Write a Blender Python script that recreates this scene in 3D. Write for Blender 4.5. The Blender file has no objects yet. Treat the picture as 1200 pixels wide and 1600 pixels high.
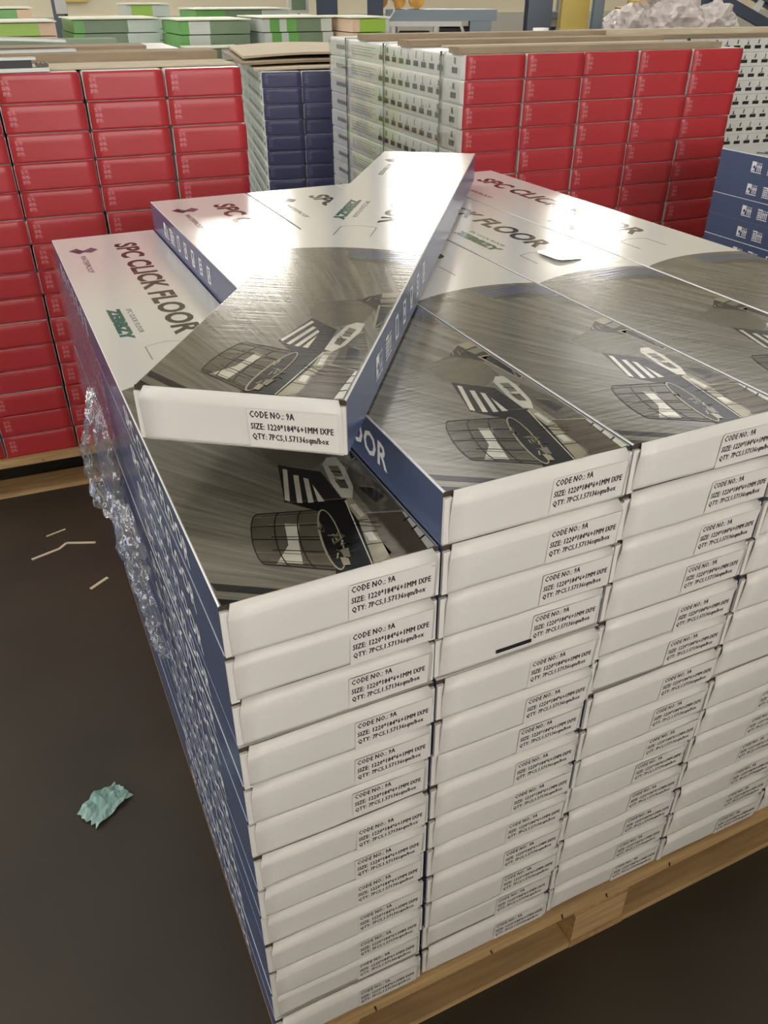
import bpy, bmesh, math, random
from mathutils import Vector, Matrix, noise
random.seed(7)
S = bpy.context.scene
C = S.collection
PI = math.pi

# ------------------------------------------------------------------ camera
ZB = 0.12                                    # height of a pallet deck above the floor
RX, YAW, ROLL, FPX = 0.99755, -0.4344, -0.00104, 1257.93
cd = bpy.data.cameras.new('camera')
cam = bpy.data.objects.new('camera', cd); C.objects.link(cam)
cam.matrix_world = (Matrix.Translation((-0.08744, -0.49733, 1.10801 + ZB)) @ Matrix.Rotation(YAW, 4, 'Z')
                    @ Matrix.Rotation(RX, 4, 'X') @ Matrix.Rotation(ROLL, 4, 'Z'))
cd.sensor_fit = 'VERTICAL'; cd.sensor_height = 24.0; cd.lens = FPX / 1600 * 24.0
cd.clip_start = 0.02; cd.clip_end = 200
S.camera = cam

# ------------------------------------------------------------------ light
S.view_settings.view_transform = 'Standard'
S.view_settings.look = 'None'
S.view_settings.gamma = 1.0
S.view_settings.use_curve_mapping = False
S.view_settings.exposure = 0.0
wd = bpy.data.worlds.new('world'); S.world = wd; wd.use_nodes = True
wd.node_tree.nodes['Background'].inputs[0].default_value = (0.80, 0.88, 1.0, 1)
wd.node_tree.nodes['Background'].inputs[1].default_value = 1.0
SKYLIGHT, DOORLIGHT, WINLIGHT, SIDEFILL = 2.7, 7.2, 26.0, 5.0

# ------------------------------------------------------------------ helpers
def link(name, data, parent=None, m=None):
    o = bpy.data.objects.new(name, data); C.objects.link(o)
    if parent is not None: o.parent = parent
    if m is not None: o.matrix_local = m
    return o

def tag(o, label=None, cat=None, group=None, kind=None):
    if label: o['label'] = label
    if cat: o['category'] = cat
    if group: o['group'] = group
    if kind: o['kind'] = kind
    return o

def empty(name, label, cat, loc=(0, 0, 0), rz=0.0, group=None, m=None):
    o = bpy.data.objects.new(name, None); C.objects.link(o)
    o.empty_display_size = 0.05
    if m is not None: o.matrix_world = m
    else:
        o.location = loc; o.rotation_euler = (0, 0, rz)
    return tag(o, label, cat, group)

class MB:
    def __init__(s): s.v = []; s.f = []; s.m = []
    def add(s, vs, fs, mi=0):
        b = len(s.v); s.v += [tuple(v) for v in vs]
        for f in fs: s.f.append([b + i for i in f]); s.m.append(mi)
    def box(s, a, b, mi=0, M=None):
        x0, y0, z0 = a; x1, y1, z1 = b
        vs = [(x0,y0,z0),(x1,y0,z0),(x1,y1,z0),(x0,y1,z0),(x0,y0,z1),(x1,y0,z1),(x1,y1,z1),(x0,y1,z1)]
        if M is not None: vs = [M @ Vector(v) for v in vs]
        s.add(vs, [(0,3,2,1),(4,5,6,7),(0,1,5,4),(1,2,6,5),(2,3,7,6),(3,0,4,7)], mi)
    def poly(s, pts, mi=0): s.add(pts, [tuple(range(len(pts)))], mi)
    def prism(s, pts, z0, z1, mi=0):
        n = len(pts)
        vs = [(x, y, z0) for x, y in pts] + [(x, y, z1) for x, y in pts]
        s.add(vs, [tuple(range(n - 1, -1, -1)), tuple(range(n, 2*n))] + [(i, (i+1) % n, n + (i+1) % n, n + i) for i in range(n)], mi)
    def tube(s, P, r, n=8, mi=0, cap=True):
        rings = []
        for i, p in enumerate(P):
            p = Vector(p)
            d = (Vector(P[min(i+1, len(P)-1)]) - Vector(P[max(i-1, 0)])).normalized()
            a = d.orthogonal().normalized() if abs(d.z) > .9 else d.cross(Vector((0,0,1))).normalized()
            b = d.cross(a)
            rr = r[i] if isinstance(r, (list, tuple)) else r
            rings.append([p + a*rr*math.cos(2*PI*k/n) + b*rr*math.sin(2*PI*k/n) for k in range(n)])
        vs = [v for R in rings for v in R]
        fs = [(i*n+k, i*n+(k+1) % n, (i+1)*n+(k+1) % n, (i+1)*n+k) for i in range(len(P)-1) for k in range(n)]
        if cap: fs += [tuple(range(n-1, -1, -1)), tuple(range((len(P)-1)*n, len(P)*n))]
        s.add(vs, fs, mi)
    def mesh(s, name, mats, smooth=False):
        me = bpy.data.meshes.new(name); me.from_pydata(s.v, [], s.f)
        for m in (mats if isinstance(mats, (list, tuple)) else [mats]): me.materials.append(m)
        for p, mi in zip(me.polygons, s.m): p.material_index = mi; p.use_smooth = smooth
        me.update(); return me
    def build(s, name, mats, parent=None, smooth=False):
        return link(name, s.mesh(name, mats, smooth), parent)

def rgb(r, g, b):                            # sRGB 0-255 to linear
    f = lambda c: (c/255/12.92) if c/255 <= .04045 else ((c/255 + .055)/1.055)**2.4
    return (f(r), f(g), f(b), 1)

def material(name, col, rough=.5, metal=0., coat=0., coat_rough=.1, noise_amt=0., noise_scale=8., stretch=(1,1,1),
             bump=0., bump_scale=60., bump_stretch=(1,1,1), spec=.5, emit=None):
    m = bpy.data.materials.new(name); m.use_nodes = True
    nt = m.node_tree; N = nt.nodes; Lk = nt.links; b = N['Principled BSDF']
    b.inputs['Base Color'].default_value = col; b.inputs['Roughness'].default_value = rough
    b.inputs['Metallic'].default_value = metal
    b.inputs['Coat Weight'].default_value = coat; b.inputs['Coat Roughness'].default_value = coat_rough
    b.inputs['Specular IOR Level'].default_value = spec
    if emit:
        b.inputs['Emission Color'].default_value = emit[0]; b.inputs['Emission Strength'].default_value = emit[1]
    def coords(st):
        tc = N.new('ShaderNodeTexCoord'); mp = N.new('ShaderNodeMapping'); mp.inputs['Scale'].default_value = st
        Lk.new(tc.outputs['Object'], mp.inputs['Vector']); return mp.outputs['Vector']
    if noise_amt:
        nz = N.new('ShaderNodeTexNoise'); nz.inputs['Scale'].default_value = noise_scale; nz.inputs['Detail'].default_value = 5
        Lk.new(coords(stretch), nz.inputs['Vector'])
        mr = N.new('ShaderNodeMapRange'); mr.inputs[1].default_value = .3; mr.inputs[2].default_value = .7
        mr.inputs[3].default_value = 1 - noise_amt; mr.inputs[4].default_value = 1 + noise_amt
        Lk.new(nz.outputs['Fac'], mr.inputs[0])
        mx = N.new('ShaderNodeVectorMath'); mx.operation = 'SCALE'; mx.inputs[0].default_value = col[:3]
        Lk.new(mr.outputs[0], mx.inputs['Scale']); Lk.new(mx.outputs[0], b.inputs['Base Color'])
    if bump:
        nz = N.new('ShaderNodeTexNoise'); nz.inputs['Scale'].default_value = bump_scale; nz.inputs['Detail'].default_value = 3
        Lk.new(coords(bump_stretch), nz.inputs['Vector'])
        bp = N.new('ShaderNodeBump'); bp.inputs['Strength'].default_value = bump; bp.inputs['Distance'].default_value = .002
        Lk.new(nz.outputs['Fac'], bp.inputs['Height']); Lk.new(bp.outputs[0], b.inputs['Normal'])
    return m

def lidmat(name, col, rough=.13, metal=.55, noise_amt=0., noise_scale=30., stretch=(1,1,1), ripple=.04, spec=.6):
    """glossy laminated board: flutes show as ripples running across the box"""
    m = material(name, col, rough, metal, noise_amt=noise_amt, noise_scale=noise_scale, stretch=stretch, spec=spec)
    nt = m.node_tree; N = nt.nodes; Lk = nt.links; b = N['Principled BSDF']
    tc = N.new('ShaderNodeTexCoord'); mp = N.new('ShaderNodeMapping'); mp.inputs['Scale'].default_value = (11, 170, 60)
    Lk.new(tc.outputs['Object'], mp.inputs['Vector'])
    nz = N.new('ShaderNodeTexNoise'); nz.inputs['Scale'].default_value = 1.0; nz.inputs['Detail'].default_value = 2.5
    Lk.new(mp.outputs[0], nz.inputs['Vector'])
    bp = N.new('ShaderNodeBump'); bp.inputs['Strength'].default_value = ripple; bp.inputs['Distance'].default_value = .004
    Lk.new(nz.outputs['Fac'], bp.inputs['Height']); Lk.new(bp.outputs[0], b.inputs['Normal'])
    return m

M = {}
M['floor'] = material('floor_concrete', (.046, .036, .024, 1), .58, noise_amt=.35, noise_scale=1.6, bump=.15, bump_scale=25, spec=.35)
M['wall'] = material('wall_paint', rgb(230, 218, 188), .7, noise_amt=.06, noise_scale=.7)
M['dado'] = material('wall_dado_paint', rgb(196, 192, 178), .6)
M['ceil'] = material('ceiling_sheet', rgb(186, 184, 172), .7)
M['silver'] = lidmat('lid_silver', (.78, .765, .72, 1), ripple=.035, rough=.16, metal=.28)
M['edge'] = material('lid_fold_edge', (.80, .80, .78, 1), .3, .2)
M['blue'] = material('side_blue_print', rgb(90, 104, 140), .24, .2, noise_amt=.06, noise_scale=5, bump=.05, bump_scale=40)
M['white'] = material('carton_white', rgb(222, 218, 213), .42, noise_amt=.025, noise_scale=14, stretch=(1,1,3), bump=.12, bump_scale=26, bump_stretch=(.5, 1, 4))
M['white2'] = material('sticker_white', rgb(225, 220, 215), .38)
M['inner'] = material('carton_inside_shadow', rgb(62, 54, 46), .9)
M['ink'] = material('print_black', rgb(38, 36, 38), .5)
M['softink'] = material('print_grey', rgb(150, 150, 148), .5)
M['lidink'] = lidmat('lid_ink', rgb(52, 42, 42), metal=.3)
M['lidteal'] = lidmat('lid_teal', rgb(58, 104, 94), metal=.3)
M['lidviolet'] = lidmat('lid_violet', rgb(92, 84, 108), metal=.3)
M['sidewhite'] = material('side_white_print', rgb(248, 249, 250), .35)
M['glint'] = material('hand_hole_gloss', (.9, .89, .87, 1), .22, .5)  # glossy silver that gives the hand hole its bright highlight
M['red'] = material('end_red_print', rgb(178, 50, 57), .36, noise_amt=.06, noise_scale=6, bump=.10, bump_scale=20, bump_stretch=(.5,1,4))
M['pink'] = material('end_pink_print', rgb(222, 150, 154), .4)
M['navy'] = material('end_navy_print', rgb(62, 62, 98), .4, noise_amt=.06, noise_scale=6)
M['palelilac'] = material('end_lilac_print', rgb(120, 124, 160), .4)
M['grey_white'] = material('carton_grey_white', rgb(226, 226, 220), .32, noise_amt=.05, noise_scale=9, bump=.25, bump_scale=16, bump_stretch=(1,.4,3))
M['wood'] = material('pallet_wood', rgb(186, 152, 106), .7, noise_amt=.22, noise_scale=5, stretch=(1.5, 22, 22), bump=.3, bump_scale=10, bump_stretch=(1, 12, 12))
M['woody'] = material('pallet_wood_along', rgb(176, 138, 94), .7, noise_amt=.22, noise_scale=5, stretch=(22, 1.5, 22), bump=.3, bump_scale=10, bump_stretch=(12, 1, 12))
M['wooddark'] = material('pallet_wood_reddish', rgb(150, 92, 56), .75, noise_amt=.2, noise_scale=6, stretch=(1.5, 18, 18))
M['nail'] = material('nail_steel', rgb(80, 76, 70), .4, .8)
M['board'] = material('cardboard', rgb(150, 132, 108), .8, noise_amt=.12, noise_scale=9, stretch=(1,6,6))
M['boardlt'] = material('cardboard_pale', rgb(190, 176, 150), .8, noise_amt=.1, noise_scale=9, stretch=(1,6,6))
M['strap'] = material('strap_green', rgb(52, 78, 66), .35)
M['sheet'] = material('grey_sheet', rgb(176, 178, 172), .35, .3)
M['steel'] = material('steel_post', rgb(84, 92, 102), .45, .2)
M['steeldk'] = material('steel_dark', rgb(46, 56, 72), .45, .2)
M['machine'] = material('machine_paint', rgb(128, 138, 144), .5)
M['machdark'] = material('machine_dark', rgb(58, 60, 62), .6)
M['machlt'] = material('machine_light', rgb(205, 204, 196), .5)
M['yellow'] = material('yellow_paint', rgb(214, 186, 96), .5)
M['orange'] = material('orange_roll', rgb(206, 150, 60), .6, noise_amt=.3, noise_scale=14)
M['peach'] = material('peach_box', rgb(226, 196, 168), .6)
M['gg'] = material('green_print', rgb(104, 168, 84), .35, noise_amt=.12, noise_scale=7)
M['ggd'] = material('green_grey_print', rgb(116, 136, 108), .35, noise_amt=.08, noise_scale=6)
M['ggl'] = material('lime_print', rgb(158, 196, 74), .35)
M['ggw'] = material('wrapped_grey_white', rgb(198, 206, 198), .25, noise_amt=.08, noise_scale=5)
M['cover'] = material('pale_cover', rgb(226, 226, 204), .6)
M['teal'] = material('teal_plastic', rgb(150, 186, 178), .3, bump=.4, bump_scale=30)
M['paper'] = material('paper_scrap', rgb(214, 200, 170), .7)
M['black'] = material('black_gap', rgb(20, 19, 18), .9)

# printed interior picture on the lids
def picture_floor():
    m = lidmat('picture_floor', (.25, .24, .21, 1), rough=.16, metal=.32, ripple=.05)
    nt = m.node_tree; N = nt.nodes; Lk = nt.links; b = N['Principled BSDF']
    tc = N.new('ShaderNodeTexCoord'); sx = N.new('ShaderNodeSeparateXYZ'); Lk.new(tc.outputs['Object'], sx.inputs[0])
    def mth(op, a, bb=None):
        n = N.new('ShaderNodeMath'); n.operation = op
        for k, v in enumerate((a, bb)):
            if v is None: continue
            if isinstance(v, (int, float)): n.inputs[k].default_value = v
            else: Lk.new(v, n.inputs[k])
        return n.outputs[0]
    dx = mth('SUBTRACT', sx.outputs[0], .243); dy = mth('SUBTRACT', sx.outputs[1], -.83)
    # planks of the pictured floor fan out from the pictured vanishing point
    ang = mth('ARCTAN2', dy, dx)
    rad = mth('SQRT', mth('ADD', mth('MULTIPLY', dx, dx), mth('MULTIPLY', dy, dy)))
    cb = N.new('ShaderNodeCombineXYZ'); Lk.new(mth('MULTIPLY', ang, 60.), cb.inputs[0]); Lk.new(mth('MULTIPLY', rad, 5.), cb.inputs[1])
    nz = N.new('ShaderNodeTexNoise'); nz.inputs['Scale'].default_value = 1; nz.inputs['Detail'].default_value = 6; nz.inputs['Roughness'].default_value = .6
    Lk.new(cb.outputs[0], nz.inputs['Vector'])
    cr = N.new('ShaderNodeValToRGB'); e = cr.color_ramp.elements
    e[0].position = .28; e[0].color = (.085, .078, .06, 1); e[1].position = .74; e[1].color = (.29, .27, .215, 1)
    Lk.new(nz.outputs['Fac'], cr.inputs[0]); Lk.new(cr.outputs[0], b.inputs['Base Color'])
    return m
M['pfloor'] = picture_floor()
for k, c in dict(pwhite=(205,202,188), pgrey=(124,120,104), pmid=(90,85,72), pdark=(38,37,35), pblack=(20,20,20), pbrown=(84,74,58), ptable=(104,99,84), pblue=(92,98,118), psand=(156,149,126)).items():
    M[k] = lidmat('picture_' + k[1:], rgb(*c), rough=.16, metal=.4, ripple=.05, noise_amt=.12, noise_scale=40)

def film_material(name, base, bump, scale, milk=.05, hi=.6, tint=(1,1,1,1)):
    m = bpy.data.materials.new(name); m.use_nodes = True
    nt = m.node_tree; N = nt.nodes; Lk = nt.links; N.clear()
    out = N.new('ShaderNodeOutputMaterial'); mix = N.new('ShaderNodeMixShader'); tr = N.new('ShaderNodeBsdfTransparent'); gl = N.new('ShaderNodeBsdfGlossy')
    tr.inputs[0].default_value = (.97,.97,.97,1); gl.inputs['Color'].default_value = tint; gl.inputs['Roughness'].default_value = .07
    lw = N.new('ShaderNodeLayerWeight'); lw.inputs[0].default_value = .25
    mr = N.new('ShaderNodeMapRange'); mr.inputs[3].default_value = base; mr.inputs[4].default_value = hi
    tc = N.new('ShaderNodeTexCoord'); nz = N.new('ShaderNodeTexNoise'); nz.inputs['Scale'].default_value = scale; nz.inputs['Detail'].default_value = 3
    Lk.new(tc.outputs['Object'], nz.inputs['Vector'])
    bp = N.new('ShaderNodeBump'); bp.inputs['Strength'].default_value = bump; bp.inputs['Distance'].default_value = .004
    Lk.new(nz.outputs['Fac'], bp.inputs['Height']); Lk.new(bp.outputs[0], gl.inputs['Normal']); Lk.new(bp.outputs[0], lw.inputs['Normal'])
    Lk.new(lw.outputs['Fresnel'], mr.inputs[0]); Lk.new(mr.outputs[0], mix.inputs[0])
    Lk.new(tr.outputs[0], mix.inputs[1]); Lk.new(gl.outputs[0], mix.inputs[2])
    df = N.new('ShaderNodeBsdfDiffuse'); df.inputs[0].default_value = (.9, .9, .92, 1); m2 = N.new('ShaderNodeMixShader'); m2.inputs[0].default_value = milk
    Lk.new(mix.outputs[0], m2.inputs[1]); Lk.new(df.outputs[0], m2.inputs[2]); Lk.new(m2.outputs[0], out.inputs[0])
    return m
M['film'] = film_material('stretch_film', .07, .45, 45, .05, .75)
M['filmthin'] = film_material('stretch_film_taut', .025, .25, 24, .03, .35)

def emission(name, col, st):
    m = bpy.data.materials.new(name); m.use_nodes = True
    nt = m.node_tree; nt.nodes.clear()
    e = nt.nodes.new('ShaderNodeEmission'); o = nt.nodes.new('ShaderNodeOutputMaterial')
    e.inputs[0].default_value = col; e.inputs[1].default_value = st; nt.links.new(e.outputs[0], o.inputs[0]); return m

# ------------------------------------------------------------------ text
def text_mesh(name, body, w, h, bold=0., mat=None, fat=0., align='CENTER', spacing=1.0, line=1.0, res=2, keep=False):
    """flat lettering scaled to w x h (centred on the origin, in the XY plane)"""
    cu = bpy.data.curves.new(name, 'FONT'); cu.body = body; cu.align_x = align; cu.offset = bold
    cu.resolution_u = res; cu.space_character = spacing; cu.space_line = line
    o = bpy.data.objects.new(name, cu); C.objects.link(o)
    dg = bpy.context.evaluated_depsgraph_get(); dg.update()
    me = bpy.data.meshes.new_from_object(o.evaluated_get(dg))
    bpy.data.objects.remove(o); bpy.data.curves.remove(cu)
    xs = [v.co.x for v in me.vertices]; ys = [v.co.y for v in me.vertices]
    cx, cy = (min(xs)+max(xs))/2, (min(ys)+max(ys))/2
    sx, sy = w/(max(xs)-min(xs)), h/(max(ys)-min(ys))
    for v in me.vertices: v.co = ((v.co.x-cx)*sx, (v.co.y-cy)*sy, 0)
    if fat:
        b = MB(); fs = [tuple(p.vertices) for p in me.polygons]
        for dx, dy, dz in ((-fat, 0, 0), (fat, 0, .00002), (0, fat*.6, .00004), (0, -fat*.6, .00006)): b.add([(v.co.x+dx, v.co.y+dy, dz) for v in me.vertices], fs)
        me = b.mesh(name, [])
    me.name = name; me.materials.clear()
    if mat: me.materials.append(mat)
    return me

def join_meshes(name, parts, mats):
    """parts: list of (mesh, matrix, material index)"""
    b = MB()
    for me, mx, mi in parts:
        b.add([mx @ v.co for v in me.vertices], [tuple(p.vertices) for p in me.polygons], mi)
    return b.mesh(name, mats)
def frame(o, ex, ey):                        # plane frame: local x -> ex, local y -> ey
    ex = Vector(ex); ey = Vector(ey); ez = ex.cross(ey)
    m = Matrix((ex, ey, ez)).transposed().to_4x4(); m.translation = Vector(o); return m

# ------------------------------------------------------------------ hall
HX0, HX1, HY0, HY1, HZ = -9., 19., -9., 13., 6.2
def struct(b, name, mats): return tag(b.build(name, mats), kind='structure')
b = MB(); b.box((HX0, HY0, -.2), (HX1, HY1, 0)); struct(b, 'floor', M['floor'])
WIN = [(2.95, 4.35), (6.4, 7.6), (9.9, 11.6)]
WZ0, WZ1 = 3.35, 4.5
b = MB()
xs = [HX0] + [x for w in WIN for x in w] + [HX1]
for i in range(0, len(xs), 2): b.box((xs[i], HY1, 0), (xs[i+1], HY1+.2, HZ))
for a, c in WIN: b.box((a, HY1, 0), (c, HY1+.2, WZ0)); b.box((a, HY1, WZ1), (c, HY1+.2, HZ))
struct(b, 'wall_back', M['wall'])
M['daylight'] = emission('window_daylight', (1, .97, .91, 1), WINLIGHT)
for i, (a, c) in enumerate(WIN):
    b = MB(); b.box((a, HY1+.12, WZ0), (c, HY1+.14, WZ1)); w = struct(b, 'window_%d' % (i+1), M['daylight'])
    b = MB()
    for x in (a, (a+c)/2-.015, c-.03): b.box((x, HY1+.05, WZ0), (x+.03, HY1+.11, WZ1))
    for z in (WZ0, WZ1-.03): b.box((a, HY1+.05, z), (c, HY1+.11, z+.03))
    b.build('window_frame', M['machlt'], w)
# dado band and cladding joints
b = MB(); b.box((HX0, HY1-.03, .0), (HX1, HY1, .95)); struct(b, 'trim_1', M['dado'])
LY0, LY1, LZ0, LZ1 = 1.5, 12., 1.3, 4.2           # added glowing band in the left wall, brightens blue sides and far end
b = MB(); b.box((HX0-.2, HY0, 0), (HX0, LY0, HZ)); b.box((HX0-.2, LY1, 0), (HX0, HY1, HZ)); b.box((HX0-.2, LY0, 0), (HX0, LY1, LZ0)); b.box((HX0-.2, LY0, LZ1), (HX0, LY1, HZ))
struct(b, 'wall_left', M['wall'])
b = MB(); b.box((HX0-.14, LY0, LZ0), (HX0-.12, LY1, LZ1)); w = struct(b, 'window_9', emission('side_fill_glow', (.93, .97, 1, 1), SIDEFILL))
for k in range(8):
    b = MB(); y = LY0 + (LY1-LY0-.05)*k/7; b.box((HX0-.11, y, LZ0), (HX0-.05, y+.05, LZ1)); b.build('fill_panel_bar', M['machlt'], w)
b = MB(); b.box((HX1, HY0, 0), (HX1+.2, HY1, HZ)); struct(b, 'wall_right', M['wall'])
DX0, DX1, DZ = -5.5, 3.5, 4.6                # open loading door behind the photographer
b = MB()
b.box((HX0, HY0-.2, 0), (DX0, HY0, HZ)); b.box((DX1, HY0-.2, 0), (HX1, HY0, HZ)); b.box((DX0, HY0-.2, DZ), (DX1, HY0, HZ))
struct(b, 'wall_front', M['wall'])
b = MB(); b.box((DX0, HY0-.25, 0), (DX1, HY0-.21, DZ)); struct(b, 'door_1', emission('door_daylight', (1, .97, .95, 1), DOORLIGHT))
SKY = [(-6.5, -4.5), (-1.6, .4), (3.4, 5.4), (8.6, 10.6), (14., 16.)]
b = MB(); xs = [HX0] + [x for w in SKY for x in w] + [HX1]
Y0, Y1 = .5, 11.5
for i in range(0, len(xs), 2): b.box((xs[i], HY0, HZ), (xs[i+1], HY1, HZ+.2))
for a, c in SKY: b.box((a, HY0, HZ), (c, Y0, HZ+.2)); b.box((a, Y1, HZ), (c, HY1, HZ+.2))
struct(b, 'ceiling', M['ceil'])
M['skylight'] = emission('rooflight', (1, .985, .975, 1), SKYLIGHT)
for i, (a, c) in enumerate(SKY):
    b = MB(); b.box((a, Y0, HZ+.1), (c, Y1, HZ+.14)); struct(b, 'window_%d' % (4+i), M['skylight'])

# ------------------------------------------------------------------ pallets
ORD = ['zeroth','first','second','third','fourth','fifth','sixth','seventh','eighth','ninth','tenth','eleventh','twelfth','thirteenth','fourteenth','fifteenth','sixteenth']
def pallet(label, m, w, d, nb=7):
    """deck of boards across, three bearers, nine blocks, three skids; local origin front left on the floor, top at ZB"""
    t = empty('wooden_pallet', label, 'pallet', m=m, group='wooden pallets')
    bw = d/nb*.72
    for k in range(nb):
        y = k*(d-bw)/(nb-1); bb = MB(); bb.box((0, y, ZB-.024), (w, y+bw, ZB-.0006)); o = bb.build('deck_board', M['wood'], t)
        if k == 0:
            for x in (.05, .12, w*.3, w*.42, w*.5, w*.62, w-.08):
                nl = MB(); nl.tube([(x, -.0006, ZB-.008-.006*random.random()), (x+.002, -.0016, ZB-.018)], .0014, 5)
                nl.build('nail', M['nail'], o)
    for x in (0, w/2-.05, w-.1):
        bb = MB(); bb.box((x, 0.004, ZB-.040), (x+.1, d-.004, ZB-.0245)); bb.build('bearer', M['woody'], t)
        for y in (.002, d/2-.05, d-.102):
            bb = MB(); bb.box((x+.002, y, .0150), (x+.098, y+.1, ZB-.0405)); bb.build('block', M['wood'], t)
        bb = MB(); bb.box((x, 0, 0.0005), (x+.1, d, .0145)); bb.build('skid', M['woody'], t)
    bb = MB(); bb.box((.1005, .001, .0005), (w/2-.0505, .09, .0145)); bb.box((w/2+.0505, .001, .0005), (w-.1005, .09, .0145)); bb.build('cross_skid', M['wood'], t)
    return t

# ------------------------------------------------------------------ front cartons
W, L, H = .19935, 1.235, .05403
BW, BH = .1970, .0533
def carton_body(mats, c=.0011):
    b = MB(); w = BW/2; y0, y1 = -L/2+.0045, L/2
    pr = [(-w, 0), (w, 0), (w, BH-c), (w-c, BH), (-w+c, BH), (-w, BH-c)]
    n = 6; vs = [(x, y0, z) for x, z in pr] + [(x, y1, z) for x, z in pr]
    idx = [4, 1, 2, 0, 2, 1]                   # bottom, side, fold, lid, fold, side
    for i in range(n): b.add([vs[i], vs[(i+1) % n], vs[n+(i+1) % n], vs[n+i]], [(0, 1, 2, 3)], idx[i])
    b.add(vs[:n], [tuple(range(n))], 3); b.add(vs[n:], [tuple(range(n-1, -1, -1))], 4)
    return b.mesh('carton_body', mats)
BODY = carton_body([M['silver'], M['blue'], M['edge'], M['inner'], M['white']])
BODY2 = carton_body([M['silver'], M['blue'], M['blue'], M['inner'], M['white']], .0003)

def flap(seed, z0=.0006, lift=0., mats=None, w=BW, h=BH, ins=.0050, cham=.0046, amp=1., rnd=True):
    """end flap: slightly creased board with cut top corners, hung from the lid"""
    R = random.Random(seed); t = .0016; xl, xr = -w/2+ins, w/2-ins*.6
    prof = [(0, .0006), (.08, .0001), (.30, -.0006), (.60, -.0018), (.76, -.0026), (.82, -.0026), (.92, .0002), (1., .0034)]
    prof = [(f + (R.uniform(-.05, .04) if .5 < f < .9 and prof[k+1][0]-f > .05 else 0), y*R.uniform(.75, 1.1)) for k, (f, y) in enumerate(prof)]
    nx = 8; rows = []
    ph = R.uniform(0, 6)
    for q, (f, y) in enumerate(prof):
        z = z0 + f*(h-z0); row = []
        cut = cham if f >= .99 else (cham*.55 if f > .9 else (cham*.1 if f > .8 else 0))
        for i in range(nx+1):
            s = i/nx; x = (xl+cut) + s*((xr-cut*.8)-(xl+cut))
            yy = y*amp + (.0005*math.sin(ph+s*5+f*3)+R.uniform(-.00025, .00025))*amp + lift*(1-f)
            row.append(Vector((x, -L/2 + yy, z)))
        rows.append(row)
    b = MB(); nr = len(rows); k = nx+1
    F = [v for r in rows for v in r]; Bk = [v + Vector((0, t, 0)) for v in F]; o = len(F)
    fs = [(r*k+i, r*k+i+1, (r+1)*k+i+1, (r+1)*k+i) for r in range(nr-1) for i in range(nx)]
    fb = [tuple(o+j for j in reversed(f)) for f in fs]
    rim = [(r*k, (r+1)*k, o+(r+1)*k, o+r*k) for r in range(nr-1)] + [((r+1)*k+nx, r*k+nx, o+r*k+nx, o+(r+1)*k+nx) for r in range(nr-1)]
    rim += [(i+1, i, o+i, o+i+1) for i in range(nx)] + [((nr-1)*k+i, (nr-1)*k+i+1, o+(nr-1)*k+i+1, o+(nr-1)*k+i) for i in range(nx)]
    b.add(F + Bk, fs + fb + rim)
    return b.mesh('end_flap', mats or M['white'], smooth=True)
FLAPS = [flap(i) for i in range(5)] + [flap(20+i, z0=.0042) for i in range(2)]
b = MB(); b.box((-BW/2, -L/2+.0012, .001), (-BW/2+.0075, -L/2+.0044, BH*.90)); TUCKL = b.mesh('tuck_flap', M['white'])
b = MB(); b.box((BW/2-.0065, -L/2+.0012, .001), (BW/2, -L/2+.0044, BH*.90)); TUCKR = b.mesh('tuck_flap', M['white'])

def sticker():
    b = MB(); u0, u1 = .555, .972
    b.box((u0*BW, -.0001, .07*BH), (u1*BW, 0, .80*BH)); return b.mesh('label_sticker', M['white2'])
STICK = sticker()
lab = []
for body, u0, u1, zc in (('CODE NO.: 9A', .568, .775, .70), ('SIZE: 1220*184*6+1MM IXPE', .568, .953, .475), ('QTY: 7PCS,1.57136sqm/box', .570, .928, .26)):
    me = text_mesh('t', body, (u1-u0)*BW, .0066 if 'q' not in body else .0080, 0, fat=.00028, spacing=1.06, res=1)
    lab.append((me, frame(((u0+u1)/2*BW, -.00024, zc*BH), (1, 0, 0), (0, 0, 1)), 0))
LABTXT = join_meshes('label_print', lab, [M['ink']])

# icons of the long side, unit square cells (x right, y up), white shapes
def icon_polys(kind):
    P = []
    def rect(a, b_, c, d): P.append([(a, b_), (c, b_), (c, d), (a, d)])
    if kind == 0:                              # house and three trees above a line
        rect(0, 0, 1, .07)
        P.append([(0, .12), (.18, .12), (.18, .42), (.08, .42), (.26, .66), (.44, .42), (.44, .95), (0, .95)])
        rect(.22, .12, .32, .36)
        for x in (.54, .70, .86): rect(x, .14, x+.07, .72); rect(x-.02, .45, x+.09, .68); rect(x, .78, x+.07, .90)
    elif kind == 1:                            # gridded block and three figures
        rect(0, 0, 1, .07); rect(0, .82, .46, .95); rect(.38, .12, .46, .82)
        for k in range(4): rect(.02, .16+.16*k, .34, .25+.16*k)
        for x in (.54, .70, .86): rect(x, .14, x+.07, .72); rect(x-.02, .5, x+.09, .66); rect(x, .78, x+.07, .90)
    else:
        a, c = .12, .88
        rect(a, 0, c, .12); rect(a, .88, c, 1); rect(a, .12, a+.16, .88); rect(c-.16, .12, c, .88)
        if kind == 3: rect(.40, .36, .60, .70)
        if kind == 4: P.append([(.36, .2), (.64, .2), (.5, .6)])
        if kind == 5: rect(.34, .3, .66, .42); rect(.34, .56, .66, .68)
        if kind == 6: rect(.34, .2, .46, .5); rect(.54, .4, .66, .8)
    return P
def icon_row(kinds, pitch, size, wide=1.25):
    b = MB()
    for i, k in enumerate(kinds):
        wd_ = size*(wide if k < 2 else .85)
        for p in icon_polys(k): b.poly([(i*pitch + (x-.5)*wd_, (y-.5)*size, 0) for x, y in p])
    return b
ICON = [icon_row([k], 0, .0275).mesh('side_icon', M['sidewhite']) for k in range(7)]
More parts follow.
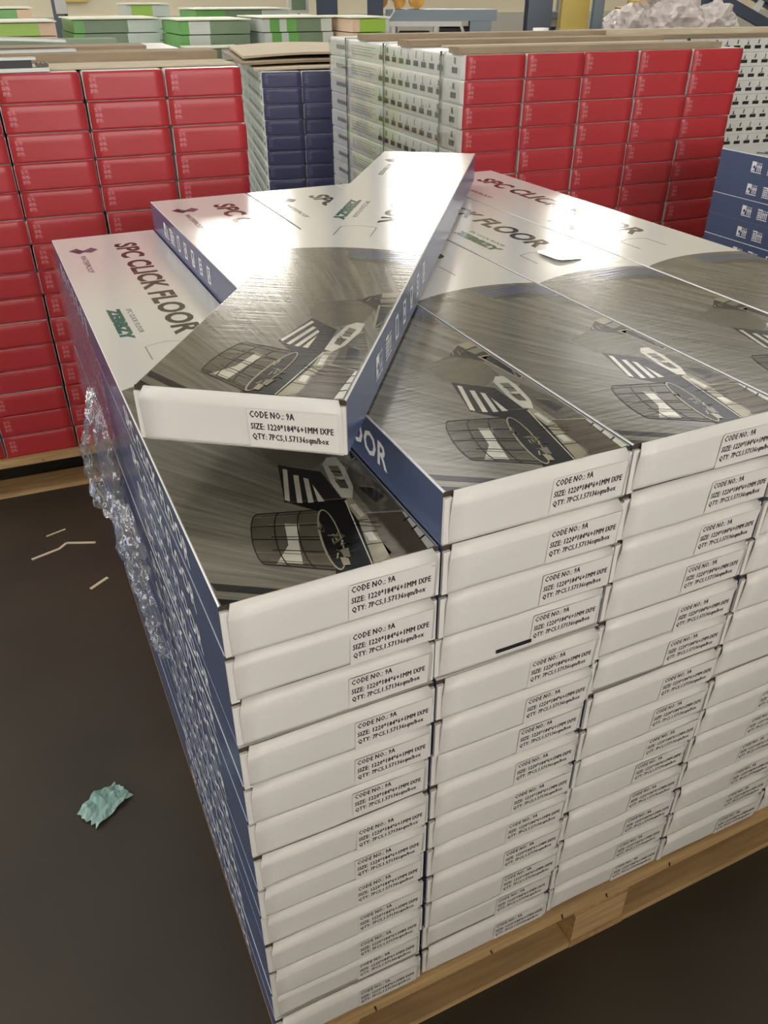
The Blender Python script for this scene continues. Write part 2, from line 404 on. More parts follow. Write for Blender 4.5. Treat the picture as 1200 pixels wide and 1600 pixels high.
SPC_SIDE = text_mesh('t', 'SPC CLICK FLOOR', 0.335, .0268, .022, spacing=1.06, res=2)
def side_print(left=True):
    x = -BW/2-.0003 if left else BW/2+.0003      # on the left side the words read towards the front
    return join_meshes('side_lettering', [(SPC_SIDE, frame((x, -L/2+.115+.167, BH*.50) if left else (x, -L/2+.90, BH*.5), (0, -1, 0) if left else (0, 1, 0), (0, 0, 1)), 0)], [M['sidewhite']])
SIDE_L = side_print(True)
def put_icons(t, left=True):
    for k in range(7):
        y = -L/2 + (1.105 - .053*k if left else .155 + .053*k)
        link('side_icon', ICON[k], t, frame((-BW/2-.0003 if left else BW/2+.0003, y, BH*.48), (0, -1, 0) if left else (0, 1, 0), (0, 0, 1)))

# lid print: local u across (left edge 0), v from the front end; all flat ink layers
LM = ['pfloor','pwhite','pgrey','pmid','pdark','pblack','pbrown','pblue','ptable','psand','lidink','lidteal','lidviolet','edge','black']
LI = {k: i for i, k in enumerate(LM)}
def lid_print():
    b = MB()
    def P(pts, mk, lay): b.poly([(u, v, lay*.00006) for u, v in pts], LI[mk])
    def line(p, q, wd_, mk, lay):
        (x0, y0), (x1, y1) = p, q; d = math.hypot(x1-x0, y1-y0) or 1; nx, ny = -(y1-y0)/d*wd_/2, (x1-x0)/d*wd_/2
        P([(x0-nx, y0-ny), (x1-nx, y1-ny), (x1+nx, y1+ny), (x0+nx, y0+ny)], mk, lay)
    w = BW
    arc = lambda u: .478 - ((u-.105)/.105)**2*.024
    base = [(.0018, .004), (w-.0018, .004)] + [((w-.0018)*(1-i/14)+.0018*(i/14), arc((w-.0018)*(1-i/14))) for i in range(15)]
    P(base, 'pfloor', 1)
    # bluish wall light band and pale wall panels under the arc
    P([(.10, .430), (.16, .425), (w-.002, .395), (w-.002, .444), (.16, .462), (.10, .476)], 'pblue', 2)
    P([(.105, .420), (.165, .405), (w-.002, .330), (w-.002, .395), (.16, .424), (.105, .430)], 'pmid', 2)
    # dining table and shelf at the back of the pictured room
    P([(.108, .250), (.150, .268), (.176, .242), (.173, .195), (.144, .176), (.110, .206)], 'ptable', 2)
    P([(.150, .268), (.176, .292), (.193, .292), (.193, .250), (.178, .236)], 'pdark', 3)
    P([(.174, .294), (.193, .296), (.193, .280), (.177, .276)], 'psand', 4)
    P([(.176, .272), (.193, .276), (.193, .262), (.179, .258)], 'pgrey', 4)
    P([(.180, .250), (.193, .252), (.193, .176), (.186, .178)], 'pdark', 3)
    line((.179, .251), (.187, .176), .0026, 'psand', 4); line((.181, .249), (.193, .249), .003, 'psand', 4)
    line((.186, .178), (.193, .200), .002, 'pgrey', 4); line((.187, .177), (.193, .180), .003, 'psand', 4)
    for k in range(7): line((.150+.004*k, .262+.004*(k % 3)), (.156+.003*k, .272+.003*(k % 2)), .0015, 'psand' if k % 2 else 'pdark', 5)
    # striped chair
    P([(.115, .200), (.150, .168), (.150, .112), (.098, .128)], 'pdark', 2)
    for q in ([(.117,.190),(.1205,.186),(.103,.1275),(.0995,.132)], [(.1225,.1735),(.127,.1705),(.113,.120),(.1085,.1225)],
              [(.130,.1645),(.1335,.1595),(.123,.1165),(.118,.118)], [(.1335,.1485),(.1335,.139),(.133,.114),(.127,.116)]): P(q, 'pwhite', 4)
    # dark rug and the long white counter
    P([(.101, .126), (.153, .110), (.150, .050), (.134, .004), (.100, .004), (.122, .060), (.128, .092)], 'pblack', 3)
    P([(.157, .182), (.166, .193), (.175, .190), (.175, .165), (.168, .127), (.159, .108), (.150, .114), (.151, .144)], 'pwhite', 5)
    P([(.161, .176), (.170, .172), (.167, .150), (.159, .152)], 'pgrey', 6); P([(.156, .146), (.166, .144), (.163, .126), (.156, .130)], 'pmid', 6)
    line((.159, .165), (.168, .158), .0016, 'pblack', 7); line((.157, .150), (.164, .140), .0014, 'pdark', 7)
    P([(.150, .107), (.159, .110), (.160, .072), (.154, .047), (.155, .012), (.141, .003), (.135, .004), (.142, .038), (.149, .070)], 'psand', 5)
    P([(.152, .098), (.158, .098), (.158, .076), (.153, .074)], 'pwhite', 6); P([(.146, .052), (.153, .050), (.152, .034), (.145, .036)], 'pwhite', 6)
    for v in (.072, .052, .032): line((.140, v), (.158, v-.004), .0012, 'pdark', 7)
    line((.142, .072), (.166, .058), .0012, 'pblack', 8); line((.140, .066), (.164, .052), .001, 'pblack', 8)
    line((.151, .106), (.133, .004), .0012, 'pwhite', 7)
    # armchair and brown sofa on the right
    P([(.166, .150), (.180, .165), (.193, .120), (.193, .070), (.166, .078)], 'pmid', 4)
    P([(.172, .125), (.184, .118), (.188, .098), (.176, .092)], 'pdark', 5); line((.176, .126), (.186, .117), .0018, 'pgrey', 6)
    P([(.160, .078), (.1935, .066), (.1935, .030), (.186, .004), (.151, .006), (.157, .050)], 'pbrown', 5)
    line((.160, .079), (.1935, .067), .0018, 'psand', 6)
    P([(.1915, .066), (.1936, .066), (.1936, .006), (.186, .004), (.188, .030)], 'pwhite', 6)
    for v in (.052, .036, .020): line((.186, v), (.1934, v+.004), .002, 'pdark', 7)
    # wire basket with a pale cushion behind its bars
    def ell(cx, cy, a, c, th, n=22): return [(cx + a*math.cos(t)*math.cos(th) - c*math.sin(t)*math.sin(th), cy + a*math.cos(t)*math.sin(th) + c*math.sin(t)*math.cos(th)) for t in [2*PI*i/n for i in range(n)]]
    NB = 24
    rim = ell(.1155, .054, .0485, .0095, 1.37, NB); rin = ell(.1158, .054, .0462, .0078, 1.37, NB); rear = ell(.060, .080, .040, .0085, 1.37, NB)
    P(rear, 'pmid', 4)
    hull = rear[0:NB//2+1] + rim[NB//2:NB] + [rim[0]]
    P(hull, 'pmid', 3)
    P([(.086, .094), (.098, .088), (.088, .062), (.080, .028), (.060, .038), (.078, .060)], 'pwhite', 5)
    P(rim, 'psand', 9); P(rin, 'pblack', 10)
    for i in range(0, NB, 2): line(rear[i], rim[i], .0012, ['pblack', 'pdark', 'pgrey'][i % 3], 7)
    for f in (.0, .35, .7):
        ring = [(p[0]+(q[0]-p[0])*f, p[1]+(q[1]-p[1])*f) for p, q in zip(rear, rim)]
        for i in range(NB//2): line(ring[i], ring[i+1], .0011, 'pdark', 8)
    R = random.Random(3)
    for k in range(26):
        a = R.uniform(0, 6.28); cx, cy = .118+R.uniform(-.006, .007), .052+R.uniform(-.022, .02)
        line((cx, cy), (cx+.010*math.cos(a)*.5, cy+.010*math.sin(a)), .0014, R.choice(['pgrey', 'pmid', 'pdark', 'psand']), 11)
    P([(.112, .024), (.118, .020), (.116, .010), (.110, .012)], 'psand', 12); P([(.116, .034), (.124, .034), (.120, .020), (.115, .024)], 'pgrey', 12)
    # dark skirting across the near corner
    P([(.002, .036), (.040, .012), (.052, .004), (.036, .004), (.004, .024)], 'pdark', 3)
    P([(.002, .014), (.018, .004), (.003, .004)], 'pblack', 3)
    # handle slot cut in the lid
    line((.056, .538), (.056, .588), .0012, 'pgrey', 2); line((.110, .538), (.110, .588), .0012, 'pgrey', 2)
    pts = [(.056 + .054*i/8, .588 + .008*math.sin(PI*i/8)) for i in range(9)]
    for i in range(8): line(pts[i], pts[i+1], .0008, 'pgrey', 2)
    pic = b; b = MB(); parts = []
    big = text_mesh('t', 'SPC CLICK FLOOR', .535, .042, .035, spacing=1.02, res=3)
    prints = []
    def put(nm, me, cx, cy, mk): prints.append((nm, join_meshes(nm, [(me, Matrix.Translation((-BW/2, -L/2, BH+.0001)) @ frame((cx, cy, .00008), (0, -1, 0), (1, 0, 0)), 0)], [M[mk]])))
    put('title_print', big, .125, .885, 'lidink')
    put('brand_print', text_mesh('t', 'ZEBBZY', .140, .0195, .075, res=2), .041, .697, 'lidteal')
    put('subtitle_print', text_mesh('t', 'SPC CLICK FLOOR', .112, .0075, 0, res=2), .063, .702, 'lidteal')
    put('waterproof_print', text_mesh('t', 'WATERPROOF', .115, .010, 0, res=2), .040, 1.035, 'lidink')
    P([(.020, 1.135), (.036, 1.150), (.044, 1.128), (.062, 1.146), (.072, 1.128), (.058, 1.110), (.046, 1.118), (.036, 1.108)], 'lidviolet', 2)
    P([(.024, 1.128), (.040, 1.138), (.050, 1.122), (.040, 1.114)], 'lidink', 3)
    for q in (pic, b): q.v = [(x-BW/2, y-L/2, z+BH+.0001) for x, y, z in q.v]
    return [('lid_picture', pic.mesh('lid_picture', [M[k] for k in LM])), ('lid_emblem', b.mesh('lid_emblem', [M[k] for k in LM]))] + prints
LIDP = lid_print()

def front_carton(m, label, group, lid=False, side=None, flapmesh=None):
    t = empty('flooring_carton', label, 'carton', m=m, group=group)
    link('carton_body', BODY if lid else BODY2, t)
    link('end_flap', flapmesh or random.choice(FLAPS), t)
    link('tuck_flap', TUCKL, t); link('tuck_flap', TUCKR, t)
    s = link('label_sticker', STICK, t); s.location = (-BW/2 + random.uniform(-.0025, .0012), -L/2-.0008, random.uniform(-.001, .001)); s.rotation_euler = (.052, 0, 0)
    link('label_print', LABTXT, s)
    if lid: [link(nm, me, t) for nm, me in LIDP]
    if side is not None:
        if 'l' in side: link('side_lettering', SIDE_L, t)
        if 'i' in side: put_icons(t, True)
        if 'r' in side: put_icons(t, False)
    return t

pallet('pale wooden pallet under the big front stack of white-ended flooring cartons', Matrix.Translation((.006, -.006, 0)), 5*W-.006, L+.02)
COLN = ['leftmost', 'second', 'third', 'fourth', 'fifth']
MAIN = {}
for c in range(5):
    n = 13 if c == 0 else 14
    lean = 0
    for k in range(n):
        top = n-1-k
        x = (c+.5)*W + (random.uniform(-.0007, .0007) if c else random.uniform(-.0003, .0003) - .0003*top)
        y = L/2 + random.uniform(-.003, .003) + (.002 if k % 3 == 1 else 0)
        if top == 0: x = (c+.5)*W; y = L/2
        m = Matrix.Translation((x, y, ZB + k*H)) @ Matrix.Rotation(random.uniform(-.0006, .0006), 4, 'Z')
        which = 'topmost carton' if top == 0 else ORD[top+1] + ' carton from the top'
        cn = 'leftmost column' if c == 0 else COLN[c] + ' column from the left'
        fm = None
        if c == 0 and top == 0: fm = FLAPS[0]
        t = front_carton(m, f'white-ended {which}, {cn} of the front stack', 'white-ended cartons on the front pallet',
                         lid=(top == 0), side='li' if (c < 2 and top == 0) else ('l' if c == 0 else None), flapmesh=fm)
        MAIN[(c, top)] = t
# hand slot in one end of the second column, black bar for its dark inside
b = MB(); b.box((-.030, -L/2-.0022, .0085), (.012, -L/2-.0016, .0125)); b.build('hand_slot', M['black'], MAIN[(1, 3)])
# hand hole in the fourth column's lid, glossy plate tilted to mirror a window
b = MB()
hp = [(-.040, -.024), (-.030, -.032), (.030, -.032), (.042, -.022), (.040, .022), (.028, .032), (-.030, .032), (-.042, .022)]
b.prism([(x*.62, y) for x, y in hp], -.0003, .0002); hh_ = b.build('hand_hole', M['glint'], MAIN[(3, 0)]); hh_.location = (.013, -L/2+.560, BH+.0020); hh_.rotation_euler = (math.radians(-1.4), math.radians(3.6), 0)

# loose carton lying askew on top
lm = (Matrix.Translation((-.012, .2068, ZB + 14*H + .0004)) @ Matrix.Rotation(-.62, 4, 'Z') @ Matrix.Rotation(.0075, 4, 'X')
      @ Matrix.Rotation(-.004, 4, 'Y') @ Matrix.Translation((W/2, L/2, .0004)))
front_carton(lm, 'loose carton lying askew across the top of the front stack', 'white-ended cartons on the front pallet', lid=True, side='lir', flapmesh=flap(77, amp=.8))

# neighbouring pallet on the right, blue long sides with icons
RXS, RYS = 1.722, .012
pallet('wooden pallet under the blue-sided stack at the right edge', Matrix.Translation((RXS-.012, RYS-.012, 0)), 3*W+.03, L+.03)
for c in range(3):
    for k in range(14):
        top = 13-k
        m = Matrix.Translation((RXS+(c+.5)*W + (random.uniform(-.0012, .0012) if c else 0), RYS+L/2, ZB+k*H))
        t = empty('flooring_carton', f"blue-sided carton in right-edge stack, {ORD[c+1]} column from left, {ORD[top+1]} from top", 'carton', m=m, group='blue-sided cartons at the right edge')
        link('carton_body', BODY if k % 2 else BODY2, t); link('end_flap', FLAPS[k % 5], t)
        if c == 0:
            link('side_lettering', SIDE_L, t)
            if top < 6: put_icons(t, True)
        if top == 0: [link(nm, me, t) for nm, me in LIDP]

# ------------------------------------------------------------------ red and navy stacks
def end_text(mat, w, h, u, z, W2, H2, d):
    me = text_mesh('t', '型号:\n规格:\n颜色:', w, h, 0, align='LEFT', line=1.15, res=1)
    return join_meshes('end_print', [(me, frame((-W2/2+u*W2, -L/2-d, z*H2), (1, 0, 0), (0, 0, 1)), 0)], [mat])
def plain_body(W2, H2, name='carton_body'):
    b = MB(); w = W2/2-.0022; 
    h = H2-.0012; c = .0045; pr = [(-w+c*.5, 0), (w-c*.5, 0), (w, c), (w, h-c), (w-c, h), (-w+c, h), (-w, h-c), (-w, c)]; n = len(pr)
    vs = [(x, -L/2+.003, z) for x, z in pr] + [(x, L/2, z) for x, z in pr]
    b.add(vs, [tuple(range(n)), tuple(range(2*n-1, n-1, -1))] + [(i, n+i, n+(i+1) % n, (i+1) % n) for i in range(n)]); return b
def side_icons(x, mat, H2):
    """ten pictograms with captions on the pale long side"""
    b = MB(); R = random.Random(5)
    for i in range(10):
        yc = -L/2 + .07 + i*.062 + (.04 if i > 0 else 0)
        z = H2*.56; s = .015
        sh = R.choice([[(-.3, 0), (.3, 0), (0, 1)], [(-.2, 0), (.2, 0), (.35, 1), (-.1, .9)], [(-.5, .2), (.5, 0), (.4, .9), (-.4, .9)], [(-.15, 0), (.15, 0), (.15, 1), (-.15, 1)]])
        b.poly([(x, yc - p*s, z + q*s*1.3) for p, q in sh])
        b.poly([(x, yc + .019, H2*.22), (x, yc - .019, H2*.22), (x, yc - .019, H2*.46), (x, yc + .019, H2*.46)])
        if i % 2: b.poly([(x, yc + .010, H2*.50), (x, yc - .010, H2*.50), (x, yc - .010, H2*.54), (x, yc + .010, H2*.54)])
    for k in range(4): b.poly([(x, -L/2+.98, H2*(.26+.14*k)), (x, -L/2+.76-.04*(k % 2), H2*(.26+.14*k)), (x, -L/2+.76-.04*(k % 2), H2*(.30+.14*k)), (x, -L/2+.98, H2*(.30+.14*k))], 1)
    for k in range(6): b.poly([(x, -L/2+1.16-.02*k, H2*.4), (x, -L/2+1.145-.02*k, H2*.4), (x, -L/2+1.147-.02*k, H2*.62), (x, -L/2+1.158-.02*k, H2*.62)])
    return b.mesh('side_print', [mat, M['softink']])
def stack(corner, yaw, W2, H2, cols, rows, colour, txt, word, where, group, colfrom, icons_col=None, left_to_right=True):
    base = Matrix.Translation((corner[0], corner[1], ZB)) @ Matrix.Rotation(yaw, 4, 'Z')
    body = plain_body(W2, H2).mesh('carton_body', M['grey_white'])
    fl = [flap(100+i, z0=.0008, mats=M[colour], w=W2-.0044, h=H2-.0014, ins=.0012, cham=.001, amp=.38) for i in range(4)]
    tx = end_text(M[txt], .0185, .033, .13, .52, W2, H2, .0018)
    ic = side_icons(-W2/2+.0022-.0004, M['ink'], H2) if icons_col is not None else None
    for c in range(cols):
        for k in range(rows):
            top = rows-1-k
            jx = random.uniform(-.0014, .0014); jy = random.uniform(-.004, .004)
            m = base @ Matrix.Translation(((c+.5)*W2+jx, L/2+jy, k*H2)) @ Matrix.Rotation(random.uniform(-.001, .001), 4, 'Z')
            cc = c if colfrom == 'left' else cols-1-c
            t = empty('flooring_carton', f"{word} carton in {where}, {ORD[cc+1]} column from {colfrom}, {ORD[top+1]} from top", 'carton', m=m, group=group)
            link('carton_body', body, t); link('end_flap', random.choice(fl), t); link('end_print', tx, t)
            if icons_col == c: link('side_print', ic, t)['kind'] = 'stuff'
    return base

# left red stack (right front corner at .5523, 1.7201)
rl = (-.0555, .1919, .0636)
LX, LY = .5523 - 5*rl[1]*math.cos(rl[0]), 1.7201 - 5*rl[1]*math.sin(rl[0])
BL = stack((LX, LY), *rl, 5, 15, 'red', 'pink', 'red-ended', 'left red stack', 'red-ended cartons in the left stack', 'right')
pallet('wooden pallet under the left red stack', Matrix.Translation((LX, LY, 0)) @ Matrix.Rotation(rl[0], 4, 'Z') @ Matrix.Translation((-.012, -.012, 0)), 5*rl[1]+.024, L+.03)
rr = (-.0687, .1946, .0641)
BR = stack((1.2004, 1.7402), *rr, 5, 15, 'red', 'pink', 'red-ended', 'right red stack', 'red-ended cartons in the right stack', 'left', icons_col=0)
pallet('wooden pallet under the right red stack', Matrix.Translation((1.2004, 1.7402, 0)) @ Matrix.Rotation(rr[0], 4, 'Z') @ Matrix.Translation((-.012, -.012, 0)), 5*rr[1]+.024, L+.03)
bb_ = (-.2, .1766, .063)
BB = stack((1.0946, 3.3106), *bb_, 4, 13, 'navy', 'palelilac', 'navy-ended', 'stack between red stacks', 'navy-ended cartons between the red stacks', 'left', icons_col=0)
pallet('wooden pallet under the navy-ended stack', Matrix.Translation((1.0946, 3.3106, 0)) @ Matrix.Rotation(bb_[0], 4, 'Z') @ Matrix.Translation((-.012, -.012, 0)), 4*bb_[1]+.024, L+.03)

# ------------------------------------------------------------------ pale wrapped stack behind on the right (long sides face the camera)
WX, WY, WH = 2.62, 2.95, .0615
base = Matrix.Translation((WX, WY, ZB)) @ Matrix.Rotation(-.10, 4, 'Z')
wbody = MB(); wbody.prism([(0, 0), (L, 0), (L, .19), (0, .19)], 0, WH-.006); wbody.add([(0,0,WH-.006),(L,0,WH-.006),(L,.19,WH-.006),(0,.19,WH-.006),(.003,.004,WH-.0012),(L-.003,.004,WH-.0012),(L-.003,.186,WH-.0012),(.003,.186,WH-.0012)], [(4,5,6,7),(0,1,5,4),(1,2,6,5),(2,3,7,6),(3,0,4,7)]); wbody = wbody.mesh('carton_body', M['grey_white'])
sm = side_icons(0, M['ink'], WH)
wic = MB(); wic.add([(-(v.co.y) + L/2, -.0006, v.co.z) for v in sm.vertices], [tuple(p.vertices) for p in sm.polygons]); wic = wic.mesh('side_print', M['ink'])
for d in range(2):
    for k in range(15):
        top = 14-k
        m = base @ Matrix.Translation((random.uniform(-.004, .004), d*.194 + random.uniform(0, .002), k*WH))
        t = empty('flooring_carton', f"pale carton in wrapped stack behind right red stack, {'front' if d == 0 else 'back'} row, {ORD[top+1]} from top", 'carton', m=m, group='pale cartons in the wrapped stack')
        link('carton_body', wbody, t)
        if d == 0: link('side_print', wic, t)['kind'] = 'stuff'
pallet('wooden pallet under the pale wrapped stack', Matrix.Translation((WX, WY, 0)) @ Matrix.Rotation(-.10, 4, 'Z') @ Matrix.Translation((-.012, -.012, 0)), L+.03, .42)

# ------------------------------------------------------------------ boards lying on the stacks
def board(label, base, x0, x1, y0, y1, z0, th, mat, bend=0., yaw=0., tilt=0., name='cardboard_strip', cat='cardboard'):
    b = MB(); n = 10
    for i in range(n):
        a, c = x0+(x1-x0)*i/n, x0+(x1-x0)*(i+1)/n
        za = bend*math.sin(PI*i/n); zc = bend*math.sin(PI*(i+1)/n)
        vs = [(a,y0,za),(c,y0,zc),(c,y1,zc),(a,y1,za),(a,y0,za+th),(c,y0,zc+th),(c,y1,zc+th),(a,y1,za+th)]
        fs = [(0,3,2,1),(4,5,6,7),(0,1,5,4),(2,3,7,6)] + ([(3,0,4,7)] if i == 0 else []) + ([(1,2,6,5)] if i == n-1 else [])
        b.add(vs, fs)
    o = b.build(name, mat); o.matrix_world = base @ Matrix.Translation((0, 0, z0)) @ Matrix.Rotation(yaw, 4, 'Z') @ Matrix.Rotation(tilt, 4, 'Y')
    return tag(o, label, cat, 'boards lying on the stacks')
zt = 15*rr[2]
board('brown cardboard strip along the front edge of the right red stack', BR, -.004, .90, .02, .10, zt, .016, M['board'])
board('brown cardboard strip across the middle of the right red stack', BR, -.002, .97, .40, .50, zt, .018, M['board'])
board('long brown cardboard strip near the back of the right red stack', BR, .0, 1.0, .80, .90, zt, .02, M['board'])
board('pale flat cardboard sheet under the strips on the right red stack', BR, .10, .93, .17, .38, zt, .005, M['boardlt'])
zl = 15*rl[2]
board('pale cardboard sheet nearest the front of the left red stack', BL, .30, .955, .05, .22, zl, .004, M['boardlt'])
board('brown cardboard strip across the middle of the left red stack', BL, .12, .955, .26, .40, zl, .022, M['board'])
board('upper brown cardboard strip behind on the left red stack', BL, .0, .80, .50, .66, zl, .026, M['board'])
board('grey-green cardboard strip at the back of the left red stack', BL, .0, .74, .70, .80, zl, .036, M['ggd'])
board('lower grey metal sheet on the left red stack', BL, .25, .62, .28, .34, zl+.0225, .006, M['sheet'], yaw=.08, name='metal_sheet', cat='metal sheet')
board('bent grey metal sheet sticking up at far left', BL, .12, .60, .36, .46, zl+.029, .006, M['sheet'], bend=.012, yaw=.06, tilt=-.02, name='metal_sheet', cat='metal sheet')
zb = 13*bb_[2]
board('lowest pale cardboard sheet on the navy-ended stack', BB, -.02, .70, .05, .95, zb, .008, M['boardlt'], bend=.006)
board('brown cardboard sheet on the navy-ended stack', BB, -.06, .68, .15, 1.05, zb+.016, .010, M['board'], bend=.008, yaw=.03)
board('warped uppermost cardboard sheet on the navy-ended stack', BB, -.05, .66, .25, 1.15, zb+.036, .010, M['boardlt'], bend=.014)
bw_ = base
board('front brown edge board on top of the pale wrapped stack', bw_, .10, L, .0, .06, 15*WH, .018, M['board'])
board('rear brown edge board on top of the pale wrapped stack', bw_, .06, L, .30, .38, 15*WH, .03, M['boardlt'])

# strap tensioner lying on the left red stack
t = empty('strap_tool', 'small steel strapping tool on top of the left red stack', 'tool', m=BL @ Matrix.Translation((.44, .002, zl+.0006)) @ Matrix.Rotation(.05, 4, 'Z'))
b = MB(); b.box((-.06, 0, 0), (.07, .045, .008)); b.build('base_plate', M['sheet'], t)
b = MB(); b.box((-.05, .006, .0082), (.035, .04, .024)); b.build('gear_housing', M['machdark'], t)
b = MB(); b.box((-.055, .002, .0242), (.045, .042, .029)); b.build('top_lever', M['sheet'], t)
for i in range(3): b = MB(); b.tube([(.048+.009*i, .004+.004*i, .012), (.048+.009*i, .03+.004*i, .013)], .0055, 8); b.build('ratchet_wheel', M['nail'], t)

# green plastic strapping bands round the right red stack
def strap(label, base, y, w, h, wd_=.012, right=True, g=None):
    b = MB(); t_ = .0012
    b.box((-.0042, y, .0), (-.0042+t_, y+wd_, h+.0005+t_)); b.box((-.0042, y, h+.0005), (w+.003, y+wd_, h+.0005+t_)); b.box((w+.003, y, .0), (w+.003+t_, y+wd_, h+.0005+t_))
    b.box((-.0048, y-.0006, h*.955), (-.0030-t_, y+wd_+.0006, h*.985))
    o = b.build('strapping_band', M['strap']); o.matrix_world = base
    return tag(o, label, 'strap', g or 'straps round the right red stack')
for y, s in ((.145, 'nearest green strap round the right red stack'), (.62, 'middle green strap round the right red stack'), (1.02, 'farthest green strap round the right red stack')):
    strap(s, BR, y, 5*rr[1], zt)
for x, s in ((.10, 'left green strap round the pale wrapped stack'), (.46, 'right green strap round the pale wrapped stack')):
    b = MB(); b.box((x, -.006, 0), (x+.014, -.0048, 15*WH+.001)); b.box((x, -.006, 15*WH+.0004), (x+.014, .39, 15*WH+.0016))
    o = b.build('strapping_band', M['strap']); o.matrix_world = bw_ ; tag(o, s, 'strap', 'straps round the pale wrapped stack')

# ------------------------------------------------------------------ stretch film
def film_grid(fn, nu, nv): 
    b = MB(); vs = [fn(i/nu, j/nv) for i in range(nu+1) for j in range(nv+1)]; k = nv+1
    b.add(vs, [(i*k+j, (i+1)*k+j, (i+1)*k+j+1, i*k+j+1) for i in range(nu) for j in range(nv)]); return b
def sagging(s, t):
    y = .01 + 1.215*s; z = ZB + .05 + (15*rr[2]-.06)*t
    return (-.0065 - .005*abs(math.sin(z/rr[2]*PI))*(.3+.7*math.sin(PI*s)) - .003*noise.noise((y*6, z*9, 0)), y, z-.12)
o = film_grid(sagging, 60, 120).build('stretch_film', M['filmthin'], smooth=True); o.matrix_world = BR
tag(o, 'clear stretch film sagging over the pale side of the right red stack', 'plastic film')
def navyfilm(s, t):
    y = .01+1.2*s; z = .05 + (zb-.06)*t
    return (-.0065-.004*abs(noise.noise((y*9, z*14, 3))), y, z)
o = film_grid(navyfilm, 40, 60).build('stretch_film', M['filmthin'], smooth=True); o.matrix_world = BB
tag(o, 'clear stretch film over the pale side of the navy-ended stack', 'plastic film')

def crumple(x0, A, seed, freq=34, amp=.012):
    def fn(s, t):
        i = s*(len(A)-1); k = min(int(i), len(A)-2); f = i-k
        (a0, a1), (b0, b1) = A[k], A[k+1]
        p = Vector(a0).lerp(Vector(b0), f); q = Vector(a1).lerp(Vector(b1), f)
        c = p.lerp(q, t)
        n1 = noise.noise((c.y*freq*.5+seed, c.z*freq, t*5)); n2 = noise.noise((t*9+seed, s*14, 2.2)); n3 = noise.noise((t*16, s*24, seed))
        bulge = math.sin(PI*t)*.014
        c += Vector((-(abs(n1)*amp + abs(n2)*amp*.8 + abs(n3)*amp*.3 + bulge*.5), n2*amp*.7, n3*amp*.35))
        c.x = min(c.x, -.0045); return tuple(c)
    return fn
V = lambda x, y, z: (x, y, z+ZB)
A1 = [(V(-.006, .66, .615), V(-.008, .70, .612)), (V(-.030, .68, .58), V(-.006, .62, .58)), (V(-.040, .70, .52), V(-.006, .60, .53)),
      (V(-.046, .70, .47), V(-.006, .58, .47)), (V(-.040, .66, .435), V(-.006, .54, .45)), (V(-.022, .60, .44), V(-.005, .50, .47))]
A2 = [(V(-.028, .56, .52), V(-.006, .47, .53)), (V(-.030, .50, .47), V(-.006, .42, .49)), (V(-.026, .46, .43), V(-.006, .40, .45)), (V(-.022, .44, .39), V(-.006, .38, .42)), (V(-.014, .42, .35), V(-.006, .37, .38)), (V(-.008, .40, .32), V(-.005, .36, .35))]
b1 = film_grid(crumple(0, A1, 1.3), 70, 46); b2 = film_grid(crumple(0, A2, 7.7, 50, .012), 80, 40)
b1.add(b2.v, b2.f); o = b1.build('stretch_film', M['film'], smooth=True)
tag(o, 'crumpled torn clear stretch film bunched on the blue side of front stack', 'plastic film')
def sidefilm(s, t):
    y = .60+.62*s; z = ZB + .40 + .29*t - .10*(1-s)*(1-t)
    return (-.0042-.0030*abs(noise.noise((y*22, z*60, 1)))-.0015*abs(math.sin((y+z)*90)), y, z)
o = film_grid(sidefilm, 90, 60).build('stretch_film', M['filmthin'], smooth=True)
tag(o, 'taut clear film still clinging to the far blue side of front stack', 'plastic film')

# ------------------------------------------------------------------ floor litter
def scrap(label, pts, w, name='paper_strip', mat='paper', cat='scrap', z=.0012):
    b = MB()
    for (x0, y0), (x1, y1) in zip(pts, pts[1:]):
        d = math.hypot(x1-x0, y1-y0); nx, ny = -(y1-y0)/d*w/2, (x1-x0)/d*w/2
        b.prism([(x0-nx, y0-ny), (x1-nx, y1-ny), (x1+nx, y1+ny), (x0+nx, y0+ny)], z-.001, z+.0012)
    return tag(b.build(name, M[mat]), label, cat, 'scraps on the dark floor')
scrap('bent pale strip on the floor left of the front pallet', [(-.205, 1.405), (-.135, 1.425), (-.115, 1.445), (-.045, 1.415)], .007)
scrap('short straight pale strip on the floor nearer the front pallet', [(-.085, 1.215), (-.040, 1.245)], .008)
scrap('tiny pale sliver on the floor beyond the bent strip', [(-.16, 1.50), (-.11, 1.515)], .004)
def crump(s, t):
    x = (s-.5)*.085; y = (t-.5)*.05
    r = 1 - .35*abs(noise.noise((s*4, t*4, 2)))
    a = .55; z = .004 + .018*abs(noise.noise((s*3.2, t*4.1, 5))) + .012*math.sin(PI*s)*t
    return (-.150 + (x*math.cos(a)-y*math.sin(a))*r, .555 + (x*math.sin(a)+y*math.cos(a))*r, z)
tag(film_grid(crump, 12, 8).build('plastic_scrap', M['teal'], smooth=False), 'crumpled pale teal plastic scrap on the dark floor', 'scrap', 'scraps on the dark floor')

